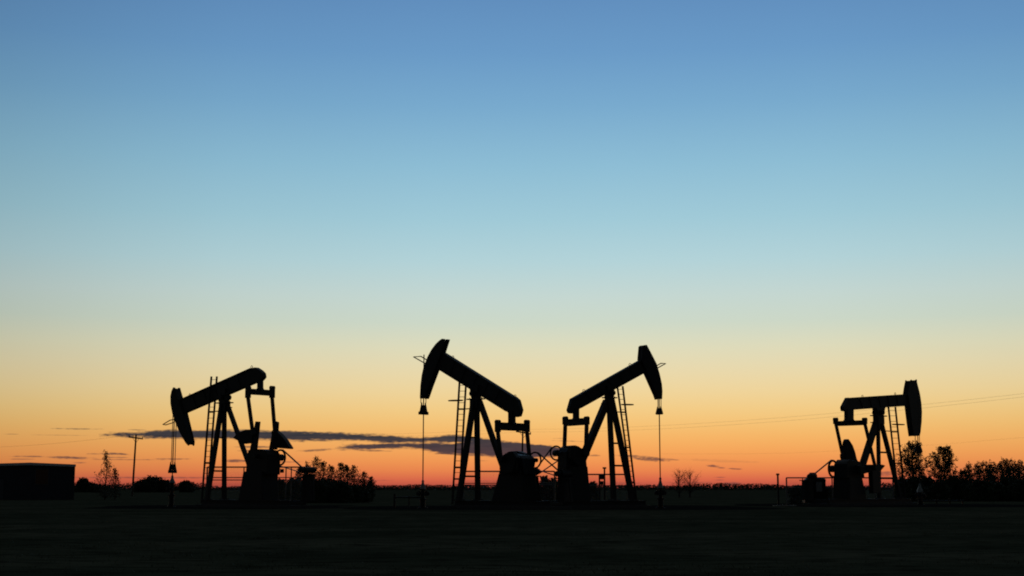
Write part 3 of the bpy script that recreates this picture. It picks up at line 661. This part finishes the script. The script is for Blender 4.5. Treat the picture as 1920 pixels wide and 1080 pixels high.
def unit(name, mt_, *boxes):
    b = MB()
    for q in boxes: x, y, z, a, d, c = bx(*q); b.box((x, y, z), (a, d, c))
    return b.build(name, mt_, t, bevel=.12 if name == 'engine_block' else .02)
unit('engine_block', GREASY, (1509, 1546, 897, 916, .9), (1513, 1521, 890, 897, .4), (1541, 1548, 897, 905, .4))
unit('air_cleaner', STEEL, (1519, 1530, 886, 897, .4))
unit('pale_panel', PALE, (1527, 1538, 904, 922, .04, -.5))
unit('engine_skid', GREASY, (1506, 1552, 935, 943, 1.1), (1508, 1550, 916, 935, .8))
Y = 95
bo = MB().box((0, 0, .05), (1.6, .25, .06)).build('pale_board', BOARD, None, (xat(1470, Y), Y, .0)); bo.rotation_euler = (0, 0, R(12))
tag(bo, 'pale board lying on the ground near the lone capped pipe', 'board')

# ------------------------------------------------------------------ utility poles and wires
def pole(px, top_row, Y, arm, label, tilt):
    t = thing('utility_pole', label, 'utility pole', (xat(px, Y), Y, 0), 0, 'utility poles')
    H = zat(top_row, Y); k = Y / FPX; lean = .3 * H / 8.5
    MB().tube((-.25, 0, 0), (0, 0, H), .17, .12, n=12).build('post', WOOD, t)
    a = Vector((arm[0] * k, -.16, zat(arm[1], Y))); b2 = Vector((arm[2] * k, -.16, zat(arm[3], Y)))
    MB().bar(a, b2, .14, .2).build('crossarm', WOOD, t)
    for q, s_ in ((.25, -1), (.75, 1)):
        c = a.lerp(b2, q); MB().bar(c, (0, -.12, c.z - .75), .03, .05).build('brace', GALV, t)
    for q in (.03, .3, .97):
        c = a.lerp(b2, q); MB().tube(c, c + Vector((0, 0, .2)), .03, n=6).tube(c + Vector((0, 0, .14)), c + Vector((0, 0, .32)), .075, .05, n=8).build('insulator', PALE, t)
    return [t.location + a.lerp(b2, q) + Vector((0, 0, .32)) for q in (.03, .97)]
i1 = pole(252, 815, 220, (-13, 819.5, 13.5, 823), 'wooden utility pole with crossarm standing alone right of the thin sapling', 0)
i2 = pole(980.5, 805.5, 210, (-13, 808.8, 15, 814), 'wooden utility pole half hidden behind the pumpjack whose head is raised left', 0)
def wire(pts, label, r=.012):
    o = MB().path([p - pts[0] for p in pts], r, 4).build('power_line', CABLE, None, pts[0]); tag(o, label, 'power line', 'power lines')
def span(a, b2, sag, n=18): return [a.lerp(b2, i / n) - Vector((0, 0, sag * 4 * (i / n) * (1 - i / n))) for i in range(n + 1)]
e = Vector((66, 82, 12.0))
for q, z, lab in ((0, 10.0, 'upper power line rising to the right edge of the sky'), (1, 9.55, 'lower power line rising to the right edge of the sky')):
    p0 = i2[q]; p1 = at(1920, 738 + q * 6, 123); far = p0 + (p1 - p0) * 1.12; far.z = p1.z + .4
    wire(span(p0, far, 1.05), lab, .008)
for q, lab in ((0, 'power line sagging from the lone utility pole towards the left edge'), ):
    p0 = i1[q]; p1 = at(0, 836.5, 268); wire(span(p0, p0 + (p1 - p0) * 1.15, .35), lab, .013)
for q, lab in ((0, 'upper power line strung between the two utility poles'), (1, 'lower power line strung between the two utility poles')):
    wire(span(i1[q], i2[q], .5), lab, .008)

wire([at(1240, 851, 226), at(1310, 851, 220), at(1400, 851, 212), at(1480, 849.5, 205), at(1600, 844, 195), at(1780, 832, 180), at(1920, 820, 168), at(1990, 812, 162)], 'faint lowest power line crossing the orange sky on the right', .006)

# ------------------------------------------------------------------ shed at the left edge
D = 150; k = D / FPX
t = thing('shed', 'long low dark shed with a shallow roof at the left edge', 'shed', (xat(60, D), D, 0), R(18.5))
t.location = (xat(140, D) - 80 * k * math.cos(R(18.5)), D - 80 * k * math.sin(R(18.5)), 0)
xl, xr_ = -82 * k, 80 * k; ze, zr = zat(872.8, D), zat(870.2, D); dp = 9.0
wb = MB(); w = [(xl, 0), (xr_, 0), (xr_, ze), (0, zr), (xl, ze)]
wb.prism(w, 0, dp); wb.build('wall', WALLM, t)
rb = MB(); ov = .05
for s_ in (1, -1):
    a = (0, zr + .02); b2 = ((xr_ + ov) * 1.0 if s_ > 0 else xl - ov, ze + .0)
    rb.prism([a, b2, (b2[0], b2[1] + .09), (0, zr + .11)], -.25, dp + .25)
rf = rb.build('roof', ROOFM, t)
tb = MB()
for b2 in ((xr_ + ov, ze), (xl - ov, ze)):
    tb.prism([(0, zr - .13), (b2[0], b2[1] - .14), (b2[0], b2[1] + .11), (0, zr + .14)], -.3, -.252)
tb.build('trim', TRIM, rf)
dr = MB().box(((82 - 60) * k, -.04, zat(908, D) * .5 + zat(880, D) * .5), (22 * k, .06, zat(880, D) - zat(908, D))).build('window', GLASSM, t)
fr = MB(); 
for xx in (70.5, 93.5): fr.box(((xx - 60) * k, -.05, (zat(908, D) + zat(879, D)) / 2), (.07, .1, zat(879, D) - zat(908, D) + .1))
for rr in (879.5, 908.5): fr.box(((82 - 60) * k, -.052, zat(rr, D)), (24 * k, .1, .07))
fr.build('frame', TRIM, dr) if False else fr.build('frame', DOORM, dr)
d_ = MB().box(((-2 - 60 + 10) * k, -.04, 1.05), (.95, .06, 2.1)).build('door', DOORM, t); MB().tube((-49 * k, -.07, 1.0), (-49 * k, -.13, 1.0), .035).build('handle', GALV, d_)
gt = MB(); gt.box((xr_ - .05, -.03, ze / 2 - .1), (.1, .08, ze - .3)); gt.build('downpipe', DOORM, t)

# ------------------------------------------------------------------ trees and shrubs
def profile(kind, t):
    if kind == 'poplar': return max(.06, (math.sin(math.pi * min(1, max(0, (t - .02) / 1.02)) ** .75)) ** .8 * (1 - .25 * t))
    if kind == 'spire': return max(.05, (1 - t) ** 1.05 * (.35 + min(1, t * 4) * .65))
    if kind == 'plume': return max(.12, math.sin(math.pi * min(1, max(0, t)) ** 1.1) ** .6)
    if kind == 'round': return math.sqrt(max(.02, 1 - ((t - .58) / .46) ** 2))
    if kind == 'shrub': return math.sqrt(max(.03, 1 - ((t - .35) / .68) ** 2))
    return 1.0
def tree(name, label, cat, px, D, top_row, half_px, kind, seed, group=None, nb=40, twigs=5, leaves=9, ls=.13, t0=.12, up=.9, lm=None, spread=.16, trunk=.02, lean=0.0, thick=.008):
    rnd = random.Random(seed); k = D / FPX
    H = zat(top_row, D); Wd = half_px * k; x = xat(px, D)
    root = thing(name, label, cat, (x, D, 0), rnd.uniform(0, 6.28), group)
    root.rotation_euler = (0, 0, 0)
    tr = MB(); lf = MB()
    r0 = max(.03, H * trunk)
    ph = rnd.uniform(0, 6); tpts = [Vector((math.sin(ph + i * .9) * .03 * H * i / 8 + lean * k * i / 8, math.cos(ph + i) * .02 * H * i / 8, H * .97 * i / 8)) for i in range(9)]
    tr.path(tpts, [r0 * (1 - .93 * i / 8) for i in range(9)], 6)
    def trunk_at(t):
        f = max(0, min(7.999, t * 8)); i = int(f); return tpts[i].lerp(tpts[i + 1], f - i)
    def leaf(c, s_):
        a = Vector((rnd.gauss(0, 1), rnd.gauss(0, 1), rnd.gauss(0, 1))).normalized(); b_ = a.orthogonal().normalized(); b2 = a.cross(b_)
        th = rnd.uniform(0, 6.28); u = b_ * math.cos(th) + b2 * math.sin(th); v = a.cross(u)
        l, w = s_ * rnd.uniform(.7, 1.3), s_ * rnd.uniform(.35, .6)
        lf.add([c - u * l * .5, c + v * w * .5, c + u * l * .5, c - v * w * .5], [(0, 1, 2, 3)])
    clump = [rnd.uniform(.62, 1.12) for _ in range(9)]
    for i in range(nb):
        t = t0 + (1 - t0) * ((i + rnd.random()) / nb) ** .9
        a = i * 2.39996 + rnd.uniform(-.5, .5)
        rad = Wd * profile(kind, t) * clump[int(a / 6.283 * 9 + t * 5) % 9] * rnd.uniform(.75, 1.1)
        ang = up * rnd.uniform(.7, 1.25); rise = min(math.tan(min(ang, 1.35)) * rad, H * .42)
        ts = max(t0 * .5, t - rise / H); p0 = trunk_at(ts)
        tip = trunk_at(min(.99, t)) * 1.0; tip = Vector((tip.x + math.cos(a) * rad, tip.y + math.sin(a) * rad, min(H, t * H + rnd.uniform(-.02, .03) * H)))
        mid = p0.lerp(tip, .5) + Vector((math.cos(a) * rad * .12, math.sin(a) * rad * .12, -.04 * H * (up < .8)))
        br = max(thick, r0 * .32 * (1 - t * .6)); tr.path([p0, mid, tip], [br, br * .6, br * .2], 4)
        for j in range(twigs):
            f = .3 + .7 * (j + rnd.random()) / twigs
            q = p0.lerp(mid, f * 2) if f < .5 else mid.lerp(tip, f * 2 - 1)
            d = Vector((rnd.gauss(0, 1), rnd.gauss(0, 1), rnd.gauss(.5, .9))).normalized() * rnd.uniform(.5, 1.4) * spread * (Wd + H * .1) * (.35 + .75 * profile(kind, t))
            e = q + d; tr.tube(q, e, br * .3, br * .12, n=3, caps=False)
            if leaves:
                for _ in range(rnd.randint(leaves // 2, leaves)):
                    c = q.lerp(e, rnd.uniform(.1, 1.15)); g = spread * .45 * (Wd + .05 * H) * (.35 + .75 * profile(kind, t))
                    leaf(c + Vector((rnd.gauss(0, g), rnd.gauss(0, g), rnd.gauss(0, g))), ls)
            else:
                for _ in range(3):
                    d2 = (d.normalized() + Vector((rnd.gauss(0, .6), rnd.gauss(0, .6), rnd.gauss(.2, .5)))) * d.length * .6
                    q2 = q.lerp(e, rnd.uniform(.3, 1)); tr.tube(q2, q2 + d2, br * .16, br * .06, n=3, caps=False)
    tr.build('trunk', BARK, root)
    if leaves: lf.build('crown', lm or LEAF, root)
    return root
# left: thin saplings and round far trees
tree('sapling', 'thin spire shaped sapling standing between the shed and the utility pole', 'tree', 198, 150, 848, 36, 'spire', 11, nb=52, twigs=5, leaves=6, ls=.17, up=.95, spread=.22, t0=.08)
tree('sapling', 'short sapling close beside the thin spire shaped one, on its right', 'tree', 217, 148, 879, 24, 'spire', 12, nb=34, twigs=5, leaves=6, ls=.17, up=.95, spread=.25)
for i, (px, tp, hw, lab) in enumerate([(157, 899, 18, 'low rounded far tree just right of the shed'), (286, 896, 27, 'tallest rounded far tree between the utility pole and the leftmost wellhead'),
        (264, 904, 18, 'rounded far tree just right of the lone utility pole'), (310, 902, 17, 'rounded far tree just left of the leftmost wellhead'), (350, 903, 16, 'small rounded far tree just right of the leftmost wellhead'), (178, 909, 16, 'lowest far tree, behind the thin spire shaped sapling')]):
    tree('round_tree', lab, 'tree', px, 420, tp, hw, 'shrub', 40 + i, 'rounded far trees on the left', nb=60, twigs=6, leaves=24, ls=.6, t0=.03, up=.5, spread=.2, lm=LEAF2)
# saplings between the two left machines
ORD = ['first', 'second', 'third', 'fourth', 'fifth', 'sixth', 'seventh', 'eighth', 'ninth', 'tenth', 'eleventh', 'twelfth']
for i, (px, tp, hw) in enumerate([(561, 879, 11), (576, 868, 13), (590, 857, 15), (604, 864, 13), (621, 872, 12), (638, 868, 13), (650, 872, 10), (664, 873, 14), (683, 886, 13), (695, 894, 9)]):
    tree('poplar_sapling', 'leafy poplar sapling, %s from the left in the clump between the two left pumpjacks' % ORD[i], 'tree', px, 122 + (i * 7 % 5) * 2.2, tp, hw, 'plume', 60 + i,
         'poplar saplings between the pumpjacks', nb=60, twigs=5, leaves=8, ls=.15, up=1.2, spread=.3, t0=.04, trunk=.014)
for i, (px, tp, hw) in enumerate([(552, 898, 18), (580, 894, 22), (612, 897, 24), (642, 904, 24), (664, 911, 20), (680, 918, 14), (596, 901, 24), (628, 902, 24), (528, 899, 16), (546, 897, 12)]):
    tree('low_shrub', 'dense low shrub under the poplar saplings' , 'shrub', px, 117 + (i % 3) * 1.8, tp, hw, 'shrub', 90 + i, 'low shrubs under the poplar saplings', nb=60, twigs=6, leaves=16, ls=.17, t0=.02, up=.4, spread=.16)
for i, (px, tp, hw, lab) in enumerate([(1019, 892, 16, 'weedy bush in the gap between the two middle pumpjacks, nearer the left one'), (1038, 896, 14, 'weedy bush in the gap between the two middle pumpjacks, nearer the right one'),
        (1112, 903, 14, 'weedy bush low behind the control box with the capped pipe'), (1494, 910, 18, 'low weedy mound behind the open fence left of the rightmost pumpjack'), (1552, 912, 14, 'low weedy bush between the engine and the rightmost pumpjack')]):
    tree('weedy_bush', lab, 'bush', px, 97 if px < 1400 else 112, tp, hw, 'shrub', 300 + i, None, nb=56, twigs=6, leaves=14, ls=.15, t0=.02, up=.5, spread=.16)
# bare bush
for i, (px, tp, hw, lab) in enumerate([(1273, 881, 15, 'bare twiggy bush right of the head raised to the right'), (1293, 881, 19, 'bare twiggy bush, the wider and more spreading of two neighbours')]):
    tree('bare_bush', lab, 'bush', px, 190, tp, hw, 'round', 120 + i, nb=34, twigs=7, leaves=0, up=.85, spread=.3, t0=.3, trunk=.035, thick=.03)
# right: two standing trees and the row of shrubs
tree('broadleaf_tree', 'ragged broadleaf tree behind the rightmost horse head', 'tree', 1714, 140, 827, 33, 'round', 140, nb=92, twigs=6, leaves=14, ls=.2, up=.75, spread=.12, t0=.2, trunk=.022)
tree('broadleaf_tree', 'cone crowned broadleaf tree right of the rightmost pumpjack', 'tree', 1772, 145, 836, 28, 'round', 141, nb=92, twigs=6, leaves=14, ls=.2, up=.8, spread=.12, t0=.22, trunk=.022)
for i, (px, tp, hw) in enumerate([(1806, 880, 15), (1822, 869, 20), (1846, 864, 22), (1857, 873, 20), (1871, 867, 22), (1889, 859, 17), (1899, 870, 22), (1907, 863, 18), (1926, 872, 20)]):
    tree('hedgerow_tree', 'bushy small tree, %s from the left in the dark hedgerow at the right edge' % ORD[i], 'tree', px, 138 + (i * 3 % 5) * 1.6, tp, hw, 'round', 160 + i, 'hedgerow trees at the right edge', nb=58, twigs=6, leaves=11, ls=.17, up=.7, spread=.16, t0=.1)
for i, (px, tp, hw) in enumerate([(1690, 893, 18), (1712, 888, 20), (1738, 884, 20), (1762, 890, 20), (1786, 888, 22), (1812, 892, 22), (1838, 890, 24), (1864, 892, 24), (1890, 890, 24), (1916, 892, 24), (1725, 903, 24), (1775, 903, 26), (1825, 905, 26), (1875, 905, 26), (1925, 905, 24)]):
    tp += 5 + (i * 5 % 4) * 2.5
    tree('hedge_shrub', 'dense dark shrub low in the hedgerow below the right hand trees', 'shrub', px, 131 + (i % 3) * 1.5, tp, hw, 'shrub', 200 + i, 'hedge shrubs below the right hand trees', nb=70, twigs=6, leaves=20, ls=.2, t0=.02, up=.35, spread=.15)
# far treeline along the horizon
rnd = random.Random(7); fl = MB()
def leafq(c, s_):
    a = Vector((rnd.gauss(0, 1), rnd.gauss(0, 1), rnd.gauss(0, 1))).normalized(); b_ = a.orthogonal().normalized(); b2 = a.cross(b_)
    fl.add([c - b_ * s_ * .6, c + b2 * s_ * .4, c + b_ * s_ * .6, c - b2 * s_ * .4], [(0, 1, 2, 3)])
SH = [rnd.uniform(0, 6.28) for _ in range(6)]
for i in range(330):
    px = -150 + 2220 * (i + rnd.random()) / 330; D = rnd.uniform(900, 1150); k = D / FPX
    h = 5.2 + 1.5 * math.sin(px * .009 + SH[0]) + 1.3 * math.sin(px * .023 + SH[1]) + 1.0 * math.sin(px * .06 + SH[2]) + .7 * math.sin(px * .13 + SH[3]) + rnd.uniform(-.9, .9)
    if 1285 < px < 1415: h = max(h, 3.0 + 6.5 * math.sin((px - 1285) / 130 * math.pi) ** .7 + rnd.uniform(-.6, .5))
    if 690 < px < 800: h = max(h, 4.0 + 1.6 * math.sin((px - 690) / 110 * math.pi))
    if 140 < px < 400 or px > 1640: h += 4.5
    z = max(2.0, 1.2 + h * k); w = rnd.uniform(4, 10)
    for _ in range(130):
        t = rnd.random() ** 1.05; rr = w * math.sqrt(max(.02, 1 - (t - .25) ** 2 / .75)) * math.sqrt(rnd.random()); an = rnd.uniform(0, 6.28)
        leafq(Vector((xat(px, D) + rr * math.cos(an), D + rr * math.sin(an), t * z)), rnd.uniform(.7, 1.2) * (1.5 - .8 * t))
o = fl.build('far_treeline', LEAF2); o['kind'] = 'stuff'; tag(o, 'thin dark line of far trees along the whole horizon', 'treeline')
# ground grass
rnd = random.Random(21); g = MB()
for i in range(26000):
    y = 14 + 60 * rnd.random() ** 1.5; x = rnd.uniform(-.42, .42) * y
    h = rnd.uniform(.012, .04) * (1.7 if rnd.random() < .05 else 1); a = rnd.uniform(0, 6.28); w = rnd.uniform(.006, .012)
    lx, ly = rnd.gauss(0, 1.1) * h, rnd.gauss(0, 1.1) * h
    g.add([(x - w * math.cos(a), y - w * math.sin(a), -.02), (x + w * math.cos(a), y + w * math.sin(a), -.02), (x + lx, y + ly, h)], [(0, 1, 2)])
o = g.build('field_grass', GRASSB); o['kind'] = 'stuff'; tag(o, 'short dark grass covering the field in front of the pumpjacks', 'grass')
